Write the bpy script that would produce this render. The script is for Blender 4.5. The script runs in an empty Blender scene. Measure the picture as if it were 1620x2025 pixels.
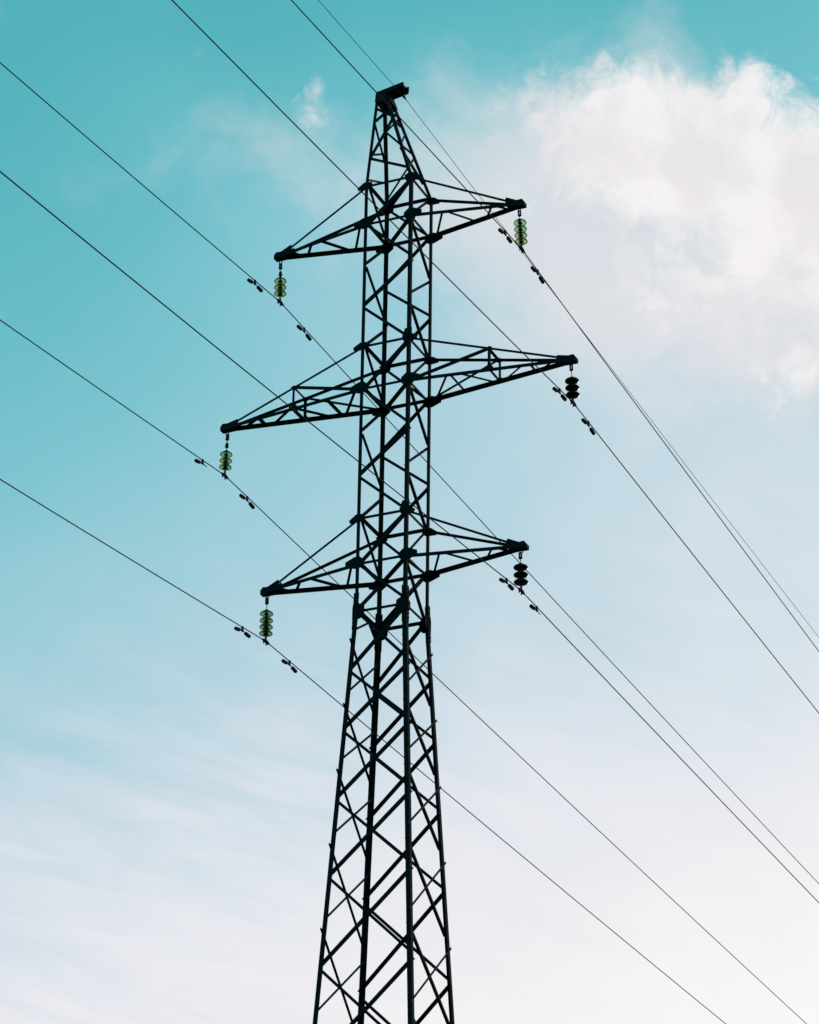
import bpy, math, random
from mathutils import Vector, Matrix

random.seed(4)
scene = bpy.context.scene
R = math.radians

# ------------------------------------------------------------------ camera
cam_data = bpy.data.cameras.new("camera")
cam = bpy.data.objects.new("camera", cam_data)
scene.collection.objects.link(cam)
CR = Vector((0.9140594, 0.4053613, 0.0133261))
CU = Vector((0.1687788, -0.4100494, 0.8963109))
CF = Vector((-0.3687941, 0.8170322, 0.4432259))
CAM = Vector((24.2525, -52.9915, 1.70))
cam.matrix_world = Matrix((
    (CR.x, CU.x, -CF.x, CAM.x),
    (CR.y, CU.y, -CF.y, CAM.y),
    (CR.z, CU.z, -CF.z, CAM.z),
    (0, 0, 0, 1)))
cam_data.sensor_fit = 'HORIZONTAL'
cam_data.sensor_width = 36.0
cam_data.lens = 149.41
cam_data.clip_start = 0.1
cam_data.clip_end = 6000.0
scene.camera = cam

# ------------------------------------------------------------------ sun, sky, exposure
SUN_AZ, SUN_EL = -5.0, 14.0            # degrees east of +Y; low, behind the pylon to the right
sd = bpy.data.lights.new("sun", 'SUN')
sd.energy = 2.2
sd.angle = R(0.5)
sd.color = (1.0, 0.93, 0.84)
sun = bpy.data.objects.new("sun", sd)
scene.collection.objects.link(sun)
sun_dir = Vector((math.sin(R(SUN_AZ)) * math.cos(R(SUN_EL)), math.cos(R(SUN_AZ)) * math.cos(R(SUN_EL)), math.sin(R(SUN_EL))))
sun.rotation_euler = sun_dir.to_track_quat('Z', 'Y').to_euler()
sun.location = (0, 40, 60)

scene.view_settings.view_transform = 'Standard'
scene.view_settings.look = 'None'
scene.view_settings.exposure = 0.0
scene.view_settings.gamma = 1.0
scene.view_settings.use_curve_mapping = False


def srgb(r, g, b):
    def f(c):
        c /= 255.0
        return c / 12.92 if c <= 0.04045 else ((c + 0.055) / 1.055) ** 2.4
    return (f(r), f(g), f(b), 1.0)


def build_world():
    w = bpy.data.worlds.new("World")
    scene.world = w
    w.use_nodes = True
    nt = w.node_tree
    nt.nodes.clear()
    N, Lk = nt.nodes, nt.links

    def node(kind, **kw):
        n = N.new(kind)
        for k, v in kw.items():
            setattr(n, k, v)
        return n

    def val(x, sock):
        if hasattr(x, 'links'):
            Lk.new(x, sock)
        else:
            sock.default_value = x

    def math_(op, a, b=0.0, c=0.0, clamp=False):
        n = node('ShaderNodeMath', operation=op, use_clamp=clamp)
        val(a, n.inputs[0]); val(b, n.inputs[1]); val(c, n.inputs[2])
        return n.outputs[0]

    def dot(vec, d):
        n = node('ShaderNodeVectorMath', operation='DOT_PRODUCT')
        Lk.new(vec, n.inputs[0]); n.inputs[1].default_value = d
        return n.outputs['Value']

    def smooth(x, lo, hi, a=0.0, b=1.0):
        n = node('ShaderNodeMapRange', interpolation_type='SMOOTHSTEP')
        Lk.new(x, n.inputs['Value'])
        n.inputs['From Min'].default_value = lo; n.inputs['From Max'].default_value = hi
        n.inputs['To Min'].default_value = a; n.inputs['To Max'].default_value = b
        return n.outputs['Result']

    def noise(vec, scale, detail=2.0, rough=0.5, dist=0.0, lac=2.0):
        n = node('ShaderNodeTexNoise', noise_dimensions='3D')
        Lk.new(vec, n.inputs['Vector'])
        n.inputs['Scale'].default_value = scale
        n.inputs['Detail'].default_value = detail
        n.inputs['Roughness'].default_value = rough
        n.inputs['Distortion'].default_value = dist
        n.inputs['Lacunarity'].default_value = lac
        return n

    def mixc(fac, a, b):
        n = node('ShaderNodeMix', data_type='RGBA')
        val(fac, n.inputs[0])
        for x, s in ((a, n.inputs[6]), (b, n.inputs[7])):
            if isinstance(x, tuple):
                s.default_value = x
            else:
                Lk.new(x, s)
        return n.outputs[2]

    D = node('ShaderNodeTexCoord').outputs['Generated']

    # clouds: banks at fixed places in the sky, torn up by fractal noise
    def bank(az, elev, rad, amp):
        d = (math.sin(R(az)) * math.cos(R(elev)), math.cos(R(az)) * math.cos(R(elev)), math.sin(R(elev)))
        n = node('ShaderNodeVectorMath', operation='DISTANCE')
        Lk.new(D, n.inputs[0]); n.inputs[1].default_value = d
        return smooth(n.outputs['Value'], 0.0, R(rad), amp, 0.0)

    def total(banks):
        s = None
        for b in banks:
            v = bank(*b)
            s = v if s is None else math_('ADD', s, v)
        return s

    # wind-stretched and drifting noise over the whole sky
    big = noise(D, 9.0, 3.0, 0.5)
    bigv = math_('MULTIPLY_ADD', big.outputs['Fac'], 0.22, -0.11)
    mid = noise(D, 30.0, 4.0, 0.55)
    midv = math_('MULTIPLY_ADD', mid.outputs['Fac'], 0.07, -0.035)
    # thin cirrus combed down to the right
    comb = node('ShaderNodeCombineXYZ')
    Lk.new(math_('MULTIPLY', dot(D, (0.8248, 0.5075, -0.2493)), 16.0), comb.inputs[0])
    Lk.new(math_('MULTIPLY', dot(D, (0.4286, -0.2736, 0.8610)), 80.0), comb.inputs[1])
    strk = noise(comb.outputs[0], 1.0, 7.0, 0.58, 0.5)
    strkv = math_('MULTIPLY_ADD', strk.outputs['Fac'], 0.40, -0.19)

    # clear sky: pale towards the low sun, teal away from it and higher up
    g = math_('ADD', dot(D, (0.27356, 1.75381, -2.99067)), 0.49356)
    lowmask = smooth(g, 0.40, 0.75)
    g2 = math_('ADD', g, bigv)
    g2 = math_('ADD', g2, midv)
    g2 = math_('ADD', g2, math_('MULTIPLY', strkv, math_('MULTIPLY', lowmask, smooth(dot(D, (0.9140594, 0.4053613, 0.0133261)), -0.09, 0.06, 1.0, 0.35))))
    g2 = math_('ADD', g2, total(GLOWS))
    ramp = node('ShaderNodeValToRGB')
    Lk.new(smooth_lin(nt, g2, -0.2, 1.2), ramp.inputs['Fac'])
    el = ramp.color_ramp.elements
    stops = [(-0.20, (74, 176, 187)), (0.02, (82, 181, 191)), (0.20, (104, 191, 202)), (0.36, (131, 200, 212)),
             (0.50, (158, 207, 220)), (0.60, (180, 213, 225)), (0.70, (206, 222, 232)), (0.80, (224, 230, 238)),
             (0.90, (236, 236, 241)), (1.02, (244, 243, 245)), (1.20, (248, 247, 248))]
    el[0].position = 0.0; el[0].color = srgb(*stops[0][1])
    el[1].position = 1.0; el[1].color = srgb(*stops[-1][1])
    for s, c in stops[1:-1]:
        e = el.new((s + 0.2) / 1.4); e.color = srgb(*c)
    clear = ramp.outputs['Color']

    sky = node('ShaderNodeTexSky', sky_type='NISHITA')
    sky.sun_disc = False
    sky.sun_elevation = R(SUN_EL)
    sky.sun_rotation = R(SUN_AZ)
    skyc = node('ShaderNodeMix', data_type='RGBA', blend_type='MULTIPLY')
    skyc.inputs[0].default_value = 1.0
    Lk.new(sky.outputs[0], skyc.inputs[6])
    skyc.inputs[7].default_value = (0.10, 0.10, 0.10, 1)
    base = mixc(0.06, clear, skyc.outputs[2])

    warp = noise(D, 22.0, 4.0, 0.55)
    wv = node('ShaderNodeVectorMath', operation='MULTIPLY_ADD')
    Lk.new(warp.outputs['Color'], wv.inputs[0])
    wv.inputs[1].default_value = (0.035, 0.035, 0.035)
    Lk.new(D, wv.inputs[2])
    DW = wv.outputs[0]
    f1 = noise(DW, 26.0, 12.0, 0.63)
    puff = math_('MULTIPLY_ADD', f1.outputs['Fac'], 2.2, -1.1)
    f3 = noise(DW, 70.0, 14.0, 0.66, 0.4)
    tear = math_('MULTIPLY_ADD', f3.outputs['Fac'], 2.3, -1.15)
    banks = total(BANKS)
    ragged = math_('MULTIPLY', math_('ADD', puff, tear), smooth(banks, 0.0, 0.22))
    thick = math_('ADD', banks, ragged)
    thickd = smooth(thick, 0.25, 1.25, 0.0, 0.95)
    f2 = noise(DW, 17.0, 9.0, 0.58)
    veil = math_('MULTIPLY_ADD', f2.outputs['Fac'], 2.4, -1.2)
    thin = math_('ADD', total(VEILS), veil)
    thind = smooth(thin, 0.15, 1.3, 0.0, 0.78)
    shade = noise(DW, 40.0, 6.0, 0.5)
    body = mixc(smooth(shade.outputs['Fac'], 0.38, 0.62), srgb(234, 230, 233), srgb(247, 243, 243))
    col = mixc(thind, base, srgb(230, 227, 231))
    col = mixc(thickd, col, body)

    bg = node('ShaderNodeBackground')
    Lk.new(col, bg.inputs['Color'])
    bg.inputs['Strength'].default_value = 1.0
    out = node('ShaderNodeOutputWorld')
    Lk.new(bg.outputs[0], out.inputs['Surface'])


def smooth_lin(nt, x, lo, hi):
    n = nt.nodes.new('ShaderNodeMapRange')
    nt.links.new(x, n.inputs['Value'])
    n.inputs['From Min'].default_value = lo
    n.inputs['From Max'].default_value = hi
    return n.outputs['Result']


# cloud banks, veils and pale sky glows: azimuth, elevation, angular radius (degrees), strength
BANKS = [(-19.08, 32.95, 2.00, 0.80), (-20.19, 32.26, 2.13, 0.62), (-17.90, 32.40, 1.83, 0.72), (-21.69, 32.62, 1.87, 0.54), (-16.45, 31.63, 2.39, 0.88), (-19.21, 31.65, 2.73, 0.68), (-22.19, 33.21, 1.19, 0.36), (-17.45, 33.43, 0.85, 0.50), (-16.77, 29.28, 2.73, 0.55), (-18.70, 29.35, 2.22, 0.36), (-20.04, 29.89, 1.70, 0.22), (-16.41, 30.53, 1.53, 0.30), (-13.66, 31.04, 3.58, 0.85), (-13.84, 28.70, 3.83, 0.60), (-26.33, 32.97, 0.60, 0.54), (-26.21, 33.43, 0.38, 0.44)]
VEILS = [(-21.70, 31.78, 3.92, 0.75), (-18.73, 31.30, 4.26, 0.80), (-26.50, 32.31, 1.70, 0.30), (-28.02, 32.51, 1.11, 0.24), (-28.70, 33.95, 0.43, 0.42), (-23.49, 32.11, 2.39, 0.50), (-18.13, 28.91, 4.60, 0.72), (-21.02, 30.16, 3.07, 0.42), (-15.21, 29.63, 4.26, 0.60), (-30.08, 33.33, 2.81, 0.12), (-29.13, 31.11, 2.56, 0.10), (-25.08, 31.33, 2.13, 0.30)]
GLOWS = [(-24.0, 62.0, 26.5, 1.5), (-62.0, 30.0, 23.0, 0.9), (12.0, 36.0, 26.0, 1.0), (156.0, 42.0, 85.0, 1.1), (-24.0, 86.0, 49.0, 1.1), (72.0, 40.0, 62.0, 1.0), (-118.0, 40.0, 60.0, 0.9), (-22.49, 30.17, 6.48, 0.20), (-17.23, 27.61, 5.28, 0.13), (-26.47, 31.30, 3.92, 0.08), (-30.05, 33.00, 2.81, 0.07)]  # large unseen pale-sky patches added to whiten light on the glass and pylon
build_world()


# ------------------------------------------------------------------ materials
def new_mat(name):
    m = bpy.data.materials.new(name)
    m.use_nodes = True
    return m, m.node_tree, m.node_tree.nodes['Principled BSDF']


def mottled(name, c1, c2, scale, rough=(0.5, 0.75), spec=0.3, bump=0.0, metallic=0.0):
    m, nt, b = new_mat(name)
    tc = nt.nodes.new('ShaderNodeTexCoord')
    nz = nt.nodes.new('ShaderNodeTexNoise')
    nz.inputs['Scale'].default_value = scale
    nz.inputs['Detail'].default_value = 6.0
    nt.links.new(tc.outputs['Object'], nz.inputs['Vector'])
    mx = nt.nodes.new('ShaderNodeMix'); mx.data_type = 'RGBA'
    nt.links.new(nz.outputs['Fac'], mx.inputs[0])
    mx.inputs[6].default_value = (*c1, 1); mx.inputs[7].default_value = (*c2, 1)
    nt.links.new(mx.outputs[2], b.inputs['Base Color'])
    mr = nt.nodes.new('ShaderNodeMapRange')
    nt.links.new(nz.outputs['Fac'], mr.inputs['Value'])
    mr.inputs['To Min'].default_value = rough[0]; mr.inputs['To Max'].default_value = rough[1]
    nt.links.new(mr.outputs['Result'], b.inputs['Roughness'])
    b.inputs['Specular IOR Level'].default_value = spec
    b.inputs['Metallic'].default_value = metallic
    if bump:
        bp = nt.nodes.new('ShaderNodeBump')
        bp.inputs['Strength'].default_value = bump
        bp.inputs['Distance'].default_value = 0.01
        nt.links.new(nz.outputs['Fac'], bp.inputs['Height'])
        nt.links.new(bp.outputs['Normal'], b.inputs['Normal'])
    return m


STEEL = mottled("silhouette_steel", (0.004, 0.008, 0.011), (0.009, 0.013, 0.016), 6.0, (0.6, 0.85), 0.12)  # backlit silhouette's near-black put into the base colour, not a coat of paint
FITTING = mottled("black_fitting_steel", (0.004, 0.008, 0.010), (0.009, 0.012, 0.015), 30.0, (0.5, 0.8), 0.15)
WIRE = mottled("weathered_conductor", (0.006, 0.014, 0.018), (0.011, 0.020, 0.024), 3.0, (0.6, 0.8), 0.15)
PORCELAIN = mottled("dark_brown_porcelain", (0.005, 0.008, 0.010), (0.009, 0.010, 0.011), 25.0, (0.35, 0.5), 0.15)
CONCRETE = mottled("footing_concrete", (0.24, 0.23, 0.21), (0.34, 0.33, 0.30), 4.0, (0.8, 0.95), 0.2, 0.4)
GRASS = mottled("meadow_grass", (0.020, 0.036, 0.010), (0.050, 0.066, 0.022), 0.6, (0.85, 1.0), 0.1, 0.6)


def glass(name, col, dens):
    m, nt, b = new_mat(name)
    b.inputs['Base Color'].default_value = (*col, 1)
    b.inputs['Roughness'].default_value = 0.03
    b.inputs['IOR'].default_value = 1.45
    b.inputs['Transmission Weight'].default_value = 1.0
    tc = nt.nodes.new('ShaderNodeTexCoord')
    nz = nt.nodes.new('ShaderNodeTexNoise')
    nz.inputs['Scale'].default_value = 18.0
    nt.links.new(tc.outputs['Object'], nz.inputs['Vector'])
    mx = nt.nodes.new('ShaderNodeMix'); mx.data_type = 'RGBA'
    nt.links.new(nz.outputs['Fac'], mx.inputs[0])
    mx.inputs[6].default_value = (*col, 1)
    mx.inputs[7].default_value = (*[c * dens for c in col], 1)
    nt.links.new(mx.outputs[2], b.inputs['Base Color'])
    return m


GLASS_PALE = glass("pale_yellow_glass", (1.0, 0.81, 0.44), 0.94)
GLASS_GREEN = glass("green_glass", (0.76, 0.68, 0.30), 0.60)
GLASS_DEEP = glass("deep_green_glass", (0.60, 0.57, 0.27), 0.5)


# ------------------------------------------------------------------ mesh helpers
class MB:
    def __init__(self):
        self.v, self.f, self.s = [], [], []

    def add(self, vs, fs, smooth=False):
        o = len(self.v)
        self.v += [tuple(x) for x in vs]
        self.f += [tuple(i + o for i in f) for f in fs]
        self.s += [smooth] * len(fs)

    def prism(self, poly, vec, smooth=False):
        """closed polygon (list of Vectors) extruded along vec"""
        n = len(poly)
        vs = list(poly) + [p + vec for p in poly]
        fs = [tuple(range(n))[::-1], tuple(range(n, 2 * n))]
        fs += [(i, (i + 1) % n, n + (i + 1) % n, n + i) for i in range(n)]
        self.add(vs, fs, smooth)

    def angle(self, P, Q, w, t, e1, e2, shift=0.0):
        """L-section bar from P to Q; flanges along e1 and e2 from the corner"""
        d = (Q - P).normalized()
        e1 = (e1 - d * e1.dot(d)).normalized()
        e2 = (e2 - d * e2.dot(d) - e1 * e2.dot(e1)).normalized()
        prof = [(0, 0), (w, 0), (w, t), (t, t), (t, w), (0, w)]
        A = [P + e1 * (a + shift) + e2 * b for a, b in prof]
        self.prism(A, Q - P)

    def box(self, c, ex, ey, ez):
        """centre and three half-extent vectors"""
        vs = [c + ex * a + ey * b + ez * g for a in (-1, 1) for b in (-1, 1) for g in (-1, 1)]
        self.add(vs, [(0, 1, 3, 2), (4, 6, 7, 5), (0, 4, 5, 1), (2, 3, 7, 6), (0, 2, 6, 4), (1, 5, 7, 3)])

    def tube(self, pts, r, n=8, caps=True):
        rings = []
        for i, p in enumerate(pts):
            a = pts[max(i - 1, 0)]; b = pts[min(i + 1, len(pts) - 1)]
            d = (b - a).normalized()
            h = Vector((1, 0, 0)) if abs(d.x) < 0.8 else Vector((0, 0, 1))
            u = d.cross(h).normalized(); v = d.cross(u)
            rr = r[i] if isinstance(r, (list, tuple)) else r
            rings.append([p + (u * math.cos(k * 2 * math.pi / n) + v * math.sin(k * 2 * math.pi / n)) * rr for k in range(n)])
        vs = [q for ring in rings for q in ring]
        fs = []
        for i in range(len(pts) - 1):
            for k in range(n):
                k2 = (k + 1) % n
                fs.append((i * n + k, i * n + k2, (i + 1) * n + k2, (i + 1) * n + k))
        self.add(vs, fs, True)
        if caps:
            self.add(rings[0], [tuple(range(n))[::-1]])
            self.add(rings[-1], [tuple(range(n))])

    def lathe(self, prof, org=Vector((0, 0, 0)), n=32, closed=False):
        vs = []
        for r, z in prof:
            for k in range(n):
                a = k * 2 * math.pi / n
                vs.append(org + Vector((r * math.cos(a), r * math.sin(a), z)))
        fs = []
        m = len(prof)
        for i in range(m if closed else m - 1):
            i2 = (i + 1) % m
            for k in range(n):
                k2 = (k + 1) % n
                fs.append((i * n + k, i * n + k2, i2 * n + k2, i2 * n + k))
        if not closed:
            fs.append(tuple(range(n))[::-1])
            fs.append(tuple(range((m - 1) * n, m * n)))
        self.add(vs, fs, True)

    def build(self, name, mat, parent=None):
        me = bpy.data.meshes.new(name)
        me.from_pydata(self.v, [], self.f)
        me.polygons.foreach_set('use_smooth', self.s)
        me.materials.append(mat)
        me.update()
        import bmesh
        bm = bmesh.new(); bm.from_mesh(me)
        bmesh.ops.recalc_face_normals(bm, faces=bm.faces)
        bm.to_mesh(me); bm.free()
        o = bpy.data.objects.new(name, me)
        scene.collection.objects.link(o)
        if parent:
            o.parent = parent
        return o


def empty(name, parent=None, loc=(0, 0, 0)):
    o = bpy.data.objects.new(name, None)
    o.empty_display_size = 0.2
    o.location = loc
    scene.collection.objects.link(o)
    if parent:
        o.parent = parent
    return o


def tag(o, label=None, cat=None, group=None, kind=None):
    for k, v in (('label', label), ('category', cat), ('group', group), ('kind', kind)):
        if v:
            o[k] = v
    return o


def hull2(pts):
    pts = sorted(set((round(x, 5), round(y, 5)) for x, y in pts))
    def half(ps):
        h = []
        for q in ps:
            while len(h) > 1 and (h[-1][0] - h[-2][0]) * (q[1] - h[-2][1]) - (h[-1][1] - h[-2][1]) * (q[0] - h[-2][0]) <= 0:
                h.pop()
            h.append(q)
        return h[:-1]
    return half(pts) + half(pts[::-1])


# ------------------------------------------------------------------ ground
gm = MB()
gm.add([Vector((-2500, -2500, 0)), Vector((2500, -2500, 0)), Vector((2500, 2500, 0)), Vector((-2500, 2500, 0))], [(0, 1, 2, 3)])
tag(gm.build('ground', GRASS), kind='structure')

# ------------------------------------------------------------------ the pylon
X, Y, Z = Vector((1, 0, 0)), Vector((0, 1, 0)), Vector((0, 0, 1))
Z_UT, Z_UL, Z_MT, Z_ML, Z_BT, Z_BL, Z_WA = 37.649, 36.76, 33.987, 33.05, 30.245, 29.289, 28.298
SG = {'A': (-1, -1), 'B': (-1, 1), 'C': (1, -1), 'D': (1, 1)}


def side(z):
    if z >= Z_WA:
        return 1.0 + (0.97615 - 1.0) * (z - Z_WA) / (Z_UT - Z_WA)
    return 1.0 + 0.104984 * (Z_WA - z)


PEAK = {'A': Vector((-0.449, -0.168, 40.05)), 'B': Vector((-0.449, 0.168, 40.05)),
        'C': Vector((-0.269, -0.168, 40.05)), 'D': Vector((-0.269, 0.168, 40.05))}


def at(leg, z):
    sx, sy = SG[leg]
    if z > Z_UT:
        a = at(leg, Z_UT)
        return a + (PEAK[leg] - a) * ((z - Z_UT) / (40.05 - Z_UT))
    s = side(z) / 2
    return Vector((sx * s, sy * s, z))


tower = empty('transmission_tower')
tag(tower, 'black steel lattice pylon with three tiers of cross arms and a leaning pointed top', 'pylon')

FACES = {('A', 'C'): -Y, ('B', 'D'): Y, ('A', 'B'): -X, ('C', 'D'): X}


def face_normal(a, b):
    return FACES.get((a, b)) or FACES.get((b, a))


def bar_mb(P, Q, w, n, out=0.0, ext=0.0, t=None, up=1):
    """flat-on-the-face angle bar between two points of a lattice face with outward normal n"""
    t = t or max(0.006, w * 0.1)
    d = (Q - P).normalized()
    P = P - d * ext; Q = Q + d * ext
    e1 = n.cross(d).normalized()
    if e1.z * up < 0:
        e1 = -e1
    mb = MB()
    mb.angle(P + n * out, Q + n * out, w, t, e1, -n, -w / 2)
    return mb


def diag(a, za, b, zb, w=0.055, out=0.0, ext=0.03, parent=None, name='diagonal_brace', up=1):
    n = face_normal(a, b)
    return bar_mb(at(a, za), at(b, zb), w, n, out, ext, up=up).build(name, STEEL, parent or tower)


# legs: rolled angle, corner outward, bent at the waist
def leg_mesh(k):
    sx, sy = SG[k]
    mb = MB()
    for z0, z1, w, t in ((0.25, Z_WA + 0.0, 0.092, 0.010), (Z_WA + 0.0, Z_UT, 0.070, 0.008)):
        P, Q = at(k, z0), at(k, z1)
        o = Vector((sx, sy, 0)) * (0.40 * w)
        mb.angle(P + o, Q + o, w, t, -X * sx, -Y * sy)
    return mb


def splice_mesh(k):
    sx, sy = SG[k]
    mb = MB()
    P, Q = at(k, 27.90), at(k, 28.66)
    o = Vector((sx, sy, 0)) * (0.40 * 0.07 + 0.016)
    mb.angle(P + o, Q + o, 0.105, 0.012, -X * sx, -Y * sy)
    return mb


def bolt_mesh(k, z):
    """one row of splice bolts: one head on each flange"""
    sx, sy = SG[k]
    mb = MB()
    c = at(k, z) + Vector((sx, sy, 0)) * 0.044
    for n, e in ((X * sx, -Y * sy), (Y * sy, -X * sx)):
        p = c + e * 0.055
        mb.tube([p - n * 0.03, p + n * 0.018], 0.016, 6)
        mb.tube([p + n * 0.018, p + n * 0.034], 0.008, 6)
    return mb


for k in SG:
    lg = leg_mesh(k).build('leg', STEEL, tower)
    sp = splice_mesh(k).build('splice_plate', STEEL, lg)
    for z in (27.98, 28.07, 28.16, 28.40, 28.49, 28.58):
        bolt_mesh(k, z).build('splice_bolt', FITTING, lg)
    sx, sy = SG[k]
    fm = MB()
    b = at(k, 0.0)
    fm.prism([b + Vector((x, y, -0.3)) for x, y in ((-.45, -.45), (.45, -.45), (.45, .45), (-.45, .45))], Z * 0.42)
    fm.prism([b + Vector((x, y, 0.12)) for x, y in ((-.3, -.3), (.3, -.3), (.3, .3), (-.3, .3))], Z * 0.16)
    fm.build('footing', CONCRETE, tower)

# lower body: crossed bracing, staggered between neighbouring faces
NF = [(28.29, 27.17), (27.04, 25.96), (25.81, 24.58), (24.43, 23.05), (22.92, 21.32), (21.18, 19.40)]
LR = [(27.62, 26.66), (26.29, 25.29), (24.97, 23.83), (23.50, 22.18), (21.87, 20.42)]
NF_HID = [(19.20, 17.10), (16.88, 14.50), (14.25, 11.40), (11.10, 7.80), (7.45, 3.90), (3.55, 0.45)]
LR_HID = [(20.10, 18.40), (18.10, 16.00), (15.70, 13.10), (12.80, 9.80), (9.40, 5.90), (5.50, 1.80)]
for zt, zb in NF:
    for a, b in (('A', 'C'), ('B', 'D')):
        diag(a, zt, b, zb, 0.056, -0.004, 0.03)
        diag(b, zt, a, zb, 0.058, -0.024, 0.05, up=1 if a == 'A' else -1)
for zt, zb in LR:
    # left face: falling bar bolted outside the leg so its end sticks out past the corner
    diag('A', zt, 'B', zb, 0.050, 0.042, 0.125)
    diag('B', zt, 'A', zb, 0.046, -0.014, 0.03, up=-1)
    diag('D', zt, 'C', zb, 0.046, 0.042, 0.125)
    diag('C', zt, 'D', zb, 0.050, -0.014, 0.03)
hid = MB()
for pans, faces in ((NF_HID, (('A', 'C'), ('B', 'D'))), (LR_HID, (('A', 'B'), ('C', 'D')))):
    for zt, zb in pans:
        for a, b in faces:
            n = face_normal(a, b)
            for p_, q_, off in ((a, b, 0.034), (b, a, -0.02)):
                m = bar_mb(at(p_, zt), at(q_, zb), 0.055, n, off, 0.03)
                hid.add(m.v, m.f)
tag(hid.build('lower_bracing', STEEL, tower), kind='stuff')
# short bars just under the waist
for k in 'AB':
    mid_strut = (at('A', 28.26) + at('B', 28.26)) / 2
    bar_mb(mid_strut, at(k, 27.92), 0.045, -X, -0.014, 0.02, up=-1).build('diagonal_brace', STEEL, tower)

# upper body: zig-zag lacing between the arm tiers
for zt, zb in ((Z_UL, Z_MT), (Z_ML, Z_BT)):
    f = (zt - zb)
    z1, z1b, z2, z2b = zt - .328 * f, zt - .366 * f, zt - .648 * f, zt - .688 * f
    for a, b in (('A', 'C'), ('D', 'B')):
        o = -0.004
        up = -1 if a == 'D' else 1
        diag(a, zt, b, z1, 0.052, o, 0.02, up=up)
        diag(b, z1b, a, z2, 0.058, o - 0.02, 0.03)
        diag(a, z2b, b, zb, 0.052, o, 0.02, up=up)
    for a, b in (('B', 'A'), ('C', 'D')):
        diag(a, zt, b, z1, 0.048, 0.0, 0.02)
        diag(b, z1b, a, z2, 0.055, -0.02, 0.03)
        diag(a, z2b, b, zb, 0.050, 0.0, 0.02)
# bars between the two levels of each arm tier
for zt, zb in ((Z_UT, Z_UL), (Z_MT, Z_ML), (Z_BT, Z_BL)):
    diag('C', zt, 'A', zb, 0.055, -0.024, 0.02)
    diag('B', zt, 'D', zb, 0.055, -0.024, 0.02)
    diag('A', zt, 'B', zb, 0.055, -0.024, 0.02)
    diag('D', zt, 'C', zb, 0.055, -0.024, 0.02)
# bottom arm level to waist
diag('A', Z_BL, 'C', 28.40, 0.055, -0.004, 0.02)
diag('D', Z_BL, 'B', Z_WA, 0.060, -0.024, 0.02, up=-1)
diag('B', Z_BL, 'A', 28.36, 0.055, -0.024, 0.02)
diag('C', Z_BL, 'D', Z_WA, 0.050, -0.004, 0.02)
diag('D', Z_BL, 'C', 28.42, 0.055, -0.030, 0.02)

# level frames: struts on four sides and a cross tie from the near right leg to the far left leg
for z in (Z_UT, Z_UL, Z_MT, Z_ML, Z_BT, Z_BL, Z_WA):
    for a, b in (('A', 'C'), ('B', 'D'), ('A', 'B'), ('C', 'D')):
        n = face_normal(a, b)
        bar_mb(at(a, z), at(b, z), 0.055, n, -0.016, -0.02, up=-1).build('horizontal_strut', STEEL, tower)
    P, Q = at('C', z), at('B', z)
    d = (Q - P).normalized()
    mb = MB(); e1 = Z.cross(d)
    mb.angle(P + d * 0.05 - Z * 0.012, Q - d * 0.05 - Z * 0.012, 0.062, 0.007, e1, -Z, -0.03)
    mb.build('plan_brace', STEEL, tower)


# gusset plates: hull of the ends of the bars that meet at a node
def gusset(P, n, dirs, out=0.012, th=0.008, mat=STEEL, parent=None, name='gusset_plate'):
    n = n.normalized()
    u = Z.cross(n)
    if u.length < 0.1:
        u = X
    u.normalize(); v = n.cross(u)
    pts = []
    for d, l, hw in dirs:
        l *= 1.02; hw *= 1.05
        dx, dy = d.dot(u), d.dot(v)
        m = math.hypot(dx, dy)
        dx, dy = dx / m, dy / m
        for s in (-1, 1):
            pts.append((dx * l - dy * hw * s, dy * l + dx * hw * s))
            pts.append((-dx * 0.03 - dy * hw * s, -dy * 0.03 + dx * hw * s))
    h = hull2(pts)
    mb = MB()
    mb.prism([P + n * out + u * a + v * b for a, b in h], n * th)
    return mb.build(name, mat, parent or tower)


ARMS = [(Z_UT, Z_UL, 2.679), (Z_MT, Z_ML, 3.735), (Z_BT, Z_BL, 2.714)]
for zt, zl, reach in ARMS:
    big = reach > 3
    for k, (sx, sy) in SG.items():
        n = Y * sy
        tip = Vector((sx * reach, 0, zl))
        pt, pl = at(k, zt), at(k, zl)
        far = (k in 'AD')                 # struts leave these nodes the other way round
        # top node: tie, strut, leg, bar
        gusset(pt, n, [((tip - pt), 0.19, 0.035), (-X * sx, 0.13, 0.04), (-Z, 0.10, 0.04), (Z, 0.07, 0.04)], 0.03)
        gusset(pl, n, [((tip - pl), 0.24, 0.045), (-X * sx, 0.14, 0.045), (-Z, 0.12, 0.045), (Z, 0.13, 0.045), (Vector((-sx, 0, 1)), 0.12, 0.04)], 0.03)
    for a, b, n in (('C', 'B', X),):
        for z in (zt, zl):
            for k in (a, b):
                P = at(k, z)
                q = at(b if k == a else a, z)
                d = (q - P)
                gusset(P + Z * 0.01, Z, [(d, 0.17, 0.05), (Vector((-SG[k][0], 0, 0)), 0.13, 0.04), (Vector((0, -SG[k][1], 0)), 0.13, 0.04)], -0.03)
for k, (sx, sy) in SG.items():
    P = at(k, Z_WA)
    gusset(P, Y * sy, [(-X * sx, 0.17, 0.07), (-Z, 0.18, 0.07), (Z, 0.13, 0.06), (Vector((-sx, 0, -1)), 0.19, 0.05)], 0.03)
    gusset(P, X * sx, [(-Y * sy, 0.15, 0.06), (-Z, 0.16, 0.06), (Z, 0.12, 0.05), (Vector((0, -sy, -1)), 0.16, 0.05)], 0.03)
for k, z in (('C', 31.14), ('C', 34.92)):
    pass
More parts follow.
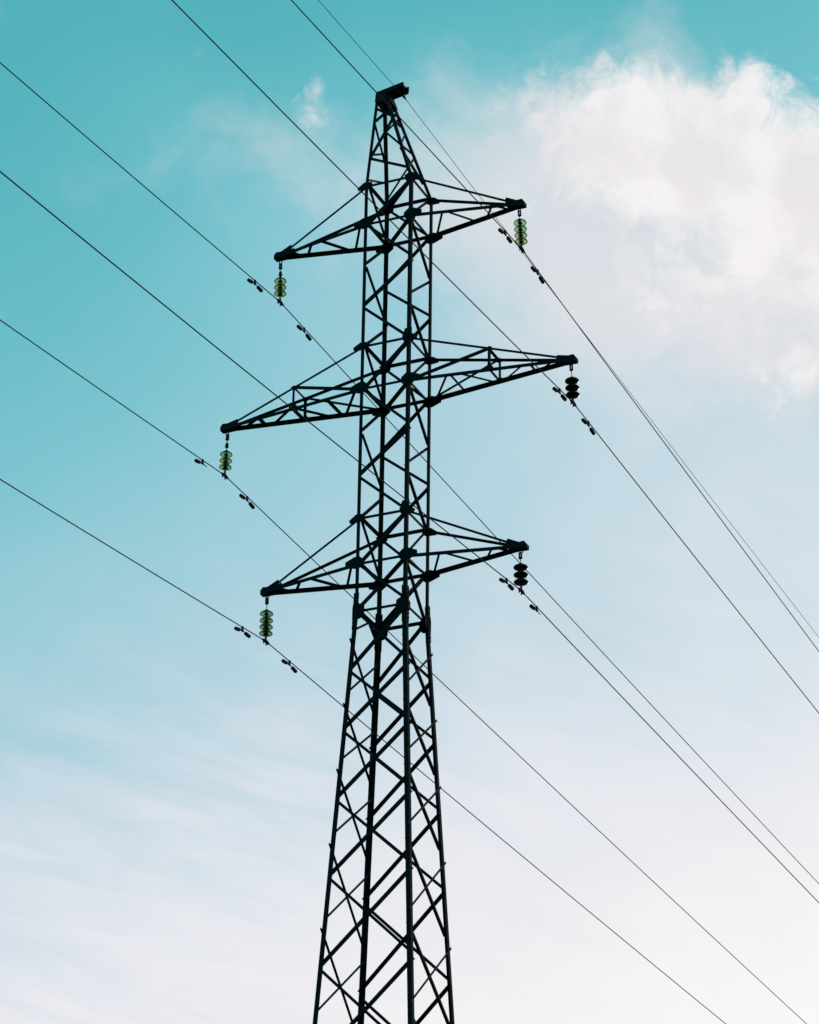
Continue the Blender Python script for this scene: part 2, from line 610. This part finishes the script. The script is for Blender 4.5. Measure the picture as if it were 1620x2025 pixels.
gusset(at('C', Z_MT + 0.05), -Y, [(-X, 0.10, 0.05), (Z, 0.13, 0.07), (-Z, 0.1, 0.07), (X, 0.06, 0.05)], 0.036)
gusset(at('C', Z_BT + 0.05), -Y, [(-X, 0.10, 0.05), (Z, 0.13, 0.07), (-Z, 0.1, 0.07), (X, 0.06, 0.05)], 0.036)


# ------------------------------------------------------------------ cross arms
def cross_arm(zt, zl, reach, sx, drop):
    arm = empty('cross_arm', tower)
    first, second = ('D', 'C') if sx > 0 else ('A', 'B')     # lacing starts on this lower chord
    sgn = {k: SG[k][1] for k in (first, second)}
    tip = {k: Vector((sx * reach, sgn[k] * 0.05, zl)) for k in sgn}
    low = {k: at(k, zl) for k in sgn}
    top = {k: at(k, zt) for k in sgn}
    tie_end = {k: Vector((sx * (reach - 0.16), sgn[k] * 0.055, zl + 0.055)) for k in sgn}

    def on_low(k, f):
        return low[k].lerp(tip[k], f)

    def on_tie(k, f):
        return top[k].lerp(tie_end[k], f)

    for k in sgn:
        mb = MB()
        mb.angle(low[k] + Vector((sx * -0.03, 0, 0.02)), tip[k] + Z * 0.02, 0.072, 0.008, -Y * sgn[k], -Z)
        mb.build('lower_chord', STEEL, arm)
        mb = MB()
        mb.angle(top[k], tie_end[k], 0.046, 0.006, -Y * sgn[k], -Z)
        mb.build('upper_tie', STEEL, arm)

    def brace(P, Q, w=0.045, up=Z, dz=0.0):
        d = (Q - P).normalized()
        e1 = up.cross(d).normalized()
        mb = MB()
        mb.angle(P + up * dz, Q + up * dz, w, 0.006, e1, -up, -w / 2)
        return mb.build('brace', STEEL, arm)

    def plan(k1, f1, k2, f2, dz=0.0, w=0.045):
        return brace(on_low(k1, f1), on_low(k2, f2), w, Z, dz)

    a, b = first, second
    if reach < 3:
        plan(a, 0.066, b, 0.285)
        plan(b, 0.305, a, 0.50, 0.008)
        plan(a, 0.605, b, 0.73)
        plan(b, 0.745, a, 0.86, 0.008)
    else:
        plan(a, 0.05, b, 0.235, 0.0, 0.045)
        plan(b, 0.25, a, 0.25, 0.008, 0.05)
        plan(b, 0.305, a, 0.475, 0.0, 0.040)
        plan(b, 0.49, a, 0.49, 0.010, 0.055)
        plan(a, 0.52, b, 0.695, 0.0, 0.040)
        plan(b, 0.735, a, 0.735, 0.010, 0.055)
        plan(a, 0.755, b, 0.88, 0.0, 0.040)
        f = 0.515
        for k in sgn:
            n = Y * sgn[k]
            N1 = on_tie(k, f)
            bar_mb(on_low(k, 0.489), N1 + Z * 0.02, 0.048, n, 0.008).build('post', STEEL, arm)
            bar_mb(low[k], N1, 0.050, n, -0.012, 0.02).build('brace', STEEL, arm)
            gusset(N1 - Z * 0.02, n, [(X * sx, 0.06, 0.02), (-X * sx, 0.07, 0.02), (-Z, 0.05, 0.02)], 0.002, 0.006, STEEL, arm)
        brace(on_tie(a, f), on_tie(b, f), 0.045, Z, -0.02)
        gusset(on_low(a, 0.49), Y * sgn[a], [(X * sx, 0.09, 0.03), (-X * sx, 0.09, 0.03), (Z, 0.09, 0.03)], 0.004, 0.006, STEEL, arm)
        gusset(on_low(b, 0.49), Y * sgn[b], [(X * sx, 0.09, 0.03), (-X * sx, 0.09, 0.03), (Z, 0.09, 0.03)], 0.004, 0.006, STEEL, arm)

    # tip: two side plates, bottom plate, end plate
    tp = MB()
    T = Vector((sx * reach, 0, zl))
    for s in (-1, 1):
        prof = [(-0.34, 0.035), (-0.30, -0.055), (0.0, -0.065), (0.05, -0.06), (0.05, 0.02), (0.0, 0.085), (-0.10, 0.075), (-0.33, 0.19 if reach < 3 else 0.13), (-0.35, 0.14 if reach < 3 else 0.09)]
        tp.prism([T + Vector((sx * x, s * 0.062, z)) for x, z in prof], Y * s * 0.010)
    tp.box(T + Vector((sx * -0.12, 0, -0.058)), X * 0.17, Y * 0.061, Z * 0.006)
    tp.box(T + Vector((sx * 0.044, 0, -0.018)), X * 0.006, Y * 0.061, Z * 0.04)
    tp.build('tip_plate', STEEL, arm)
    # hanger hook under the tip
    hk = MB()
    hx = sx * (reach - 0.075)
    pts = [Vector((hx + 0.036 * math.cos(R(t)), 0, zl - 0.06 + (drop - 0.06) * math.sin(R(t)))) for t in range(0, -181, -15)]
    hk.tube([Vector((hx + 0.035, 0, zl - 0.03))] + pts + [Vector((hx - 0.036, 0, zl - 0.03))], 0.011, 8)
    hk.build('hanger_hook', FITTING, arm)
    return arm


HANG = {(Z_UL, -1): 0.172, (Z_UL, 1): 0.142, (Z_ML, -1): 0.142, (Z_ML, 1): 0.112, (Z_BL, -1): 0.131, (Z_BL, 1): 0.136}   # how far each hook hangs below its tip
for zt, zl, reach in ARMS:
    for sx in (-1, 1):
        cross_arm(zt, zl, reach, sx, HANG[(zl, sx)])

# ------------------------------------------------------------------ pointed top
peak = empty('peak', tower)
for k, (sx, sy) in SG.items():
    mb = MB()
    w = 0.065
    o = Vector((sx, sy, 0)) * (0.40 * w)
    mb.angle(at(k, Z_UT) + o, PEAK[k] + o * 0.4, w, 0.008, -X * sx, -Y * sy)
    mb.build('peak_leg', STEEL, peak)
PB = [('A', 39.65, 'C', 39.33), ('C', 39.34, 'A', 38.42), ('A', 38.36, 'C', 37.91),
      ('B', 39.80, 'A', 39.30), ('A', 39.24, 'B', 38.50), ('B', 38.87, 'A', 38.43), ('B', 38.22, 'A', 37.80),
      ('B', 39.84, 'D', 39.61), ('D', 39.58, 'B', 39.33), ('B', 39.37, 'D', 38.69), ('D', 38.65, 'B', 37.84),
      ('C', 39.31, 'D', 39.41), ('D', 39.21, 'C', 38.55), ('C', 38.45, 'D', 38.05), ('D', 38.63, 'C', 37.91)]
for i, (a, za, b, zb) in enumerate(PB):
    diag(a, za, b, zb, 0.045, -0.004 - 0.016 * (i % 2), 0.02, peak, 'peak_brace')
for a, b, n in (('A', 'C', -Y), ('B', 'D', Y), ('A', 'B', -X), ('C', 'D', X)):
    z0, z1 = (39.77, 40.05) if n != -X else (39.82, 40.05)
    q = [at(a, z0), at(b, z0), at(b, z1), at(a, z1)]
    mb = MB(); mb.prism([p + n * 0.028 for p in q], n * 0.008)
    mb.build('gusset_plate', STEEL, peak)
# cap beam: two channels back to back carrying the earth wire out over the middle of the tower
for s in (-1, 1):
    mb = MB()
    def cap(x, z, y):
        return Vector((x, y, z))
    zl0, zr0, hgt = 39.985, 40.09, 0.092
    prof = [(0, 0), (0.07, 0), (0.07, 0.009), (0.009, 0.009), (0.009, hgt - 0.009), (0.07, hgt - 0.009), (0.07, hgt), (0, hgt)]
    A = [Vector((-0.475, s * (0.155 - yy), zl0 + zz)) for yy, zz in prof]
    mb.prism(A, Vector((0.585, 0, zr0 - zl0)))
    mb.build('cap_beam', STEEL, peak)
mb = MB()
mb.box(Vector((-0.18, 0, 40.02)), Vector((0.28, 0, 0.05)), Y * 0.145, Z * 0.004)
mb.box(Vector((0.085, 0, 40.135)), X * 0.006, Y * 0.145, Z * 0.042)
mb.box(Vector((0.125, 0.05, 40.12)), X * 0.03, Y * 0.012, Z * 0.05)
mb.build('cap_plate', STEEL, peak)


# ------------------------------------------------------------------ wires
WIRES = {  # clamp point, near slope, far slope, radius
    'lu': ((-2.5873, 0, 35.7037), -0.1025, -0.0190), 'lm': ((-3.6762, 0, 32.0084), -0.1210, -0.0130),
    'lb': ((-2.6433, 0, 28.2523), -0.1230, 0.0085), 'ru': ((2.6526, 0, 35.7410), -0.0795, -0.0495),
    'rm': ((3.6966, 0, 32.1259), -0.0855, -0.0330), 'rb': ((2.6321, 0, 28.3859), -0.1035, -0.0100),
    'g': ((0.0654, 0, 39.9251), -0.0595, -0.0285)}
B_NEAR, B_FAR = 0.0004, 0.0002


def wire_pt(k, t):
    """point t metres along the line from the clamp (negative = towards the viewer)"""
    c, an, af = WIRES[k]
    a, b = (an, B_NEAR) if t < 0 else (af, B_FAR)
    s = abs(t)
    z = c[2] + a * s + b * s * s
    if s < 0.12:                                     # the clamp's rounded saddle
        z -= 0.25 * (0.12 - s) * abs(an + af) * 0.5
    return Vector((c[0], t, z))


WL = {'lu': 'dark conductor wire clamped under the three green discs of the top left arm',
      'lm': 'dark conductor wire clamped below the long left arm, at the leftmost insulators',
      'lb': 'dark conductor wire clamped under the four dark green discs of the bottom left arm',
      'ru': 'dark conductor wire clamped below the pale yellow insulator discs of the top right arm',
      'rm': 'dark conductor wire clamped below the rightmost black insulators on the long right arm',
      'rb': 'dark conductor wire clamped below the black insulator discs of the bottom right arm'}
ts = [-160 + 4 * i for i in range(36)] + [-16, -12, -8, -5, -3, -2, -1.2, -.6, -.3, -.12, -.06, 0]
ts = sorted(set(ts + [-t for t in ts if t < 0]))
for k in WIRES:
    mb = MB()
    mb.tube([wire_pt(k, t) for t in ts], 0.0105 if k != 'g' else 0.0060, 8)
    if k == 'g':
        o = mb.build('ground_wire', WIRE)
        tag(o, 'thinnest wire of all, hung from the beam on the very top of the pylon', 'wire')
    else:
        o = mb.build('conductor_wire', WIRE)
        tag(o, WL[k], 'wire', 'conductor wires hung from the arms')


# ------------------------------------------------------------------ insulator strings
def disc(parent, c, r, mat, opaque):
    """one cap-and-pin disc, glass or porcelain, centred at c"""
    k = r / 0.127
    if opaque:
        prof = [(.030, .058), (.052, .048), (.085, .030), (.112, .013), (.127, -.006), (.122, -.022), (.100, -.036), (.072, -.046), (.045, -.050)]
    else:
        prof = [(.034, .040), (.060, .038), (.090, .029), (.112, .013), (.124, -.004), (.127, -.018), (.124, -.027), (.118, -.027),
                (.112, -.012), (.104, -.003), (.099, -.020), (.094, -.030), (.088, -.028), (.084, -.004), (.074, .003),
                (.069, -.022), (.064, -.032), (.058, -.030), (.054, .003), (.034, .006)]
    prof = [(a * k, z * k) for a, z in prof]
    mb = MB()
    mb.lathe(prof, c, 40, closed=not opaque)
    d = mb.build('glass_disc' if not opaque else 'porcelain_disc', mat, parent)
    mc = MB()
    mc.lathe([(.014, .080), (.030, .074), (.040, .060), (.046, .045), (.050, .036), (.0335 if not opaque else .03, .030), (.0335, .004), (.046, .000), (.046, -.026), (.030, -.034), (.013, -.040), (.012, -.056), (.018, -.060), (.018, -.066)], c, 20)
    mc.build('metal_cap', FITTING, d)
    return d


def string(key, hang, discs, r, mat, label, coupling, opaque=False):
    c = Vector(WIRES[key][0])
    H = Vector(hang)
    L = (H - c).length
    root = empty('insulator_string', None, H)
    d = (H - c).normalized()
    root.rotation_euler = Z.rotation_difference(d).to_euler()
    tag(root, label, 'insulator', 'insulator strings hung from the arm tips')
    O = Vector((0, 0, 0))
    def pos(f):
        return O - Z * (f * L)
    # shackle: two side straps and pins
    sh = MB()
    for s in (-1, 1):
        sh.box(pos(0.075) + X * s * 0.020, X * 0.011, Y * 0.018, Z * 0.066)
    sh.tube([pos(0.012) - X * 0.034, pos(0.012) + X * 0.034], 0.011, 8)
    sh.tube([pos(0.135) - X * 0.036, pos(0.135) + X * 0.036], 0.014, 8)
    sh.lathe([(.013, .02), (.020, .0), (.016, -.02)], pos(0.135), 12)
    sh.build('shackle', FITTING, root)
    ln = MB()
    f0 = 0.13
    f1 = discs[0] - 0.07 / L
    ln.tube([pos(f0), pos(f1)], 0.008, 8)
    if coupling:
        fm = (0.205 + 0.35) / 2
        ln.lathe([(.010, .062), (.026, .052), (.034, .010), (.038, -.030), (.030, -.052), (.012, -.062)], pos(fm), 14)
    ln.build('ball_link', FITTING, root)
    for f in discs:
        disc(root, pos(f), r, mat, opaque)
    # suspension clamp: boat shaped body along the wire, strap, keeper bolts
    an, af = WIRES[key][1], WIRES[key][2]
    cl = MB()
    cl.box(pos(0.945), X * 0.015, Y * 0.016, Z * 0.052)
    P = [Vector((0, -0.15, an * 0.15)), Vector((0, -0.07, an * 0.07 + 0.004)), Vector((0, 0, 0.004)), Vector((0, 0.08, af * 0.08 + 0.002)), Vector((0, 0.17, af * 0.17))]
    cl.tube([pos(1.0) + p for p in P], [0.014, 0.030, 0.036, 0.028, 0.013], 10)
    cl.build('suspension_clamp', FITTING, root)
    for y in (-0.055, 0.055):
        bt = MB()
        for s in (-1, 1):
            bt.tube([pos(1.0) + Vector((s * 0.022, y, 0.01)), pos(1.0) + Vector((s * 0.022, y, -0.062))], 0.007, 6)
            bt.lathe([(.012, .008), (.012, -.008)], pos(1.0) + Vector((s * 0.022, y, -0.055)), 6)
        bt.box(pos(1.0) + Vector((0, y, -0.036)), X * 0.03, Y * 0.014, Z * 0.007)
        bt.build('keeper_bolt', FITTING, root)
    return root


string('lu', (-2.605, 0, 36.60), (.446, .608, .770), .127, GLASS_GREEN, 'three bright green glass discs hanging under the top left arm', True)
string('lm', (-3.647, 0, 32.92), (.480, .635, .790), .127, GLASS_GREEN, 'three green glass discs hanging from the long middle arm on the left', True)
string('lb', (-2.645, 0, 29.17), (.360, .515, .662, .810), .131, GLASS_DEEP, 'four dark green glass discs hanging under the bottom left arm', False)
string('ru', (2.602, 0, 36.63), (.310, .475, .633, .795), .127, GLASS_PALE, 'four pale yellow glass discs hanging under the top right arm', False)
string('rm', (3.664, 0, 32.95), (.420, .605, .790), .137, PORCELAIN, 'three plump black discs hanging from the long middle arm on the right', False, True)
string('rb', (2.615, 0, 29.165), (.376, .575, .768), .139, PORCELAIN, 'three black discs hanging under the bottom right arm', False, True)

# earth wire clamp under the end of the cap beam
ec = empty('wire_clamp', None, (0.0654, 0, 39.9251))
tag(ec, 'small black clamp holding the thinnest wire under the beam on the pylon top', 'clamp')
mb = MB()
mb.tube([Vector((0, -0.08, -0.005)), Vector((0, -0.04, 0)), Vector((0, 0.05, 0)), Vector((0, 0.12, -0.004))], [0.008, 0.020, 0.022, 0.008], 10)
mb.build('clamp_body', FITTING, ec)
mb = MB()
mb.box(Vector((0, 0, 0.075)), X * 0.010, Y * 0.012, Z * 0.085)
mb.tube([Vector((-0.03, 0, 0.05)), Vector((0.03, 0, 0.05))], 0.011, 8)
mb.tube([Vector((-0.03, 0.02, 0.015)), Vector((0.03, 0.02, 0.015))], 0.011, 8)
mb.build('strap', FITTING, ec)


# ------------------------------------------------------------------ vibration dampers
def capsule_pts(p, q, r):
    d = (q - p).normalized()
    L = (q - p).length
    pts, rad = [], []
    for f in (0.0, 0.12, 0.3, 0.6, 1.0):
        pts.append(p + d * (r * f)); rad.append(r * math.sqrt(max(0.02, 1 - (1 - f) ** 2)))
    for f in (1.0, 0.6, 0.3, 0.12, 0.0):
        pts.append(q - d * (r * f)); rad.append(r * math.sqrt(max(0.02, 1 - (1 - f) ** 2)))
    return pts, rad


def damper(key, t, label, near=True, far=True):
    P = wire_pt(key, t)
    s = (wire_pt(key, t + 0.2) - wire_pt(key, t - 0.2)).normalized()
    root = empty('vibration_damper', None, P)
    root.rotation_euler = Y.rotation_difference(s).to_euler()
    tag(root, label, 'damper', 'vibration dampers on the conductors')
    cl = MB()
    cl.lathe([(.012, .020), (.024, .014), (.026, -.010), (.018, -.024)], Vector((0, 0, 0)), 10)
    cl.box(Vector((0, 0, -0.042)), X * 0.014, Y * 0.026, Z * 0.034)
    cl.tube([Vector((0, -0.032, -0.073)), Vector((0, 0.032, -0.073))], 0.020, 8)
    cl.build('clamp', FITTING, root)
    drop = -0.073
    def mess(y):
        return Vector((0, y, drop - 0.022 * (abs(y) / 0.24) ** 2))
    y0 = -0.28 if near else -0.17
    y1 = 0.28 if far else 0.17
    mc = MB()
    mc.tube([mess(y0 + (y1 - y0) * i / 10) for i in range(11)], 0.0085, 6)
    mc.build('messenger_cable', FITTING, root)
    for s_, on in ((-1, near), (1, far)):
        if not on:
            continue
        wm = MB()
        a = Vector((0, s_ * 0.105, drop - 0.012)); b = Vector((0, s_ * 0.315, drop - 0.034))
        pts, rad = capsule_pts(a, b, 0.037)
        wm.tube(pts, rad, 14)
        wm.build('damper_weight', FITTING, root)
    return root


DP = [('lu', -1.13, 'black damper on the wire just above left of the top left green insulators'),
      ('lu', 1.13, 'black damper on the wire just below right of the top left green insulators'),
      ('lm', -0.95, 'damper with a single weight and a bare stub, left of the long left arm insulators'),
      ('lm', 1.00, 'black damper on the wire just below right of the long left arm insulators'),
      ('lb', -0.99, 'black damper on the lowest left wire just above left of the four dark green discs'),
      ('lb', 1.05, 'black damper on the lowest left wire just below right of the four dark green discs'),
      ('ru', -0.85, 'black damper on the wire just above left of the pale yellow insulators'),
      ('ru', 0.83, 'black damper on the wire just below right of the pale yellow insulators'),
      ('rm', -0.70, 'black damper beside the rightmost black insulators, on their upper left'),
      ('rm', 0.80, 'black damper on the wire below right of the rightmost black insulators'),
      ('rb', -0.72, 'black two-weight damper on the upper left of the bottom right black insulators'),
      ('rb', 0.77, 'damper with a single weight and a bare stub, below right of the bottom right insulators')]
for key, t, lab in DP:
    damper(key, t, lab, far=not (key == 'lm' and t < 0) and not (key == 'rb' and t > 0))
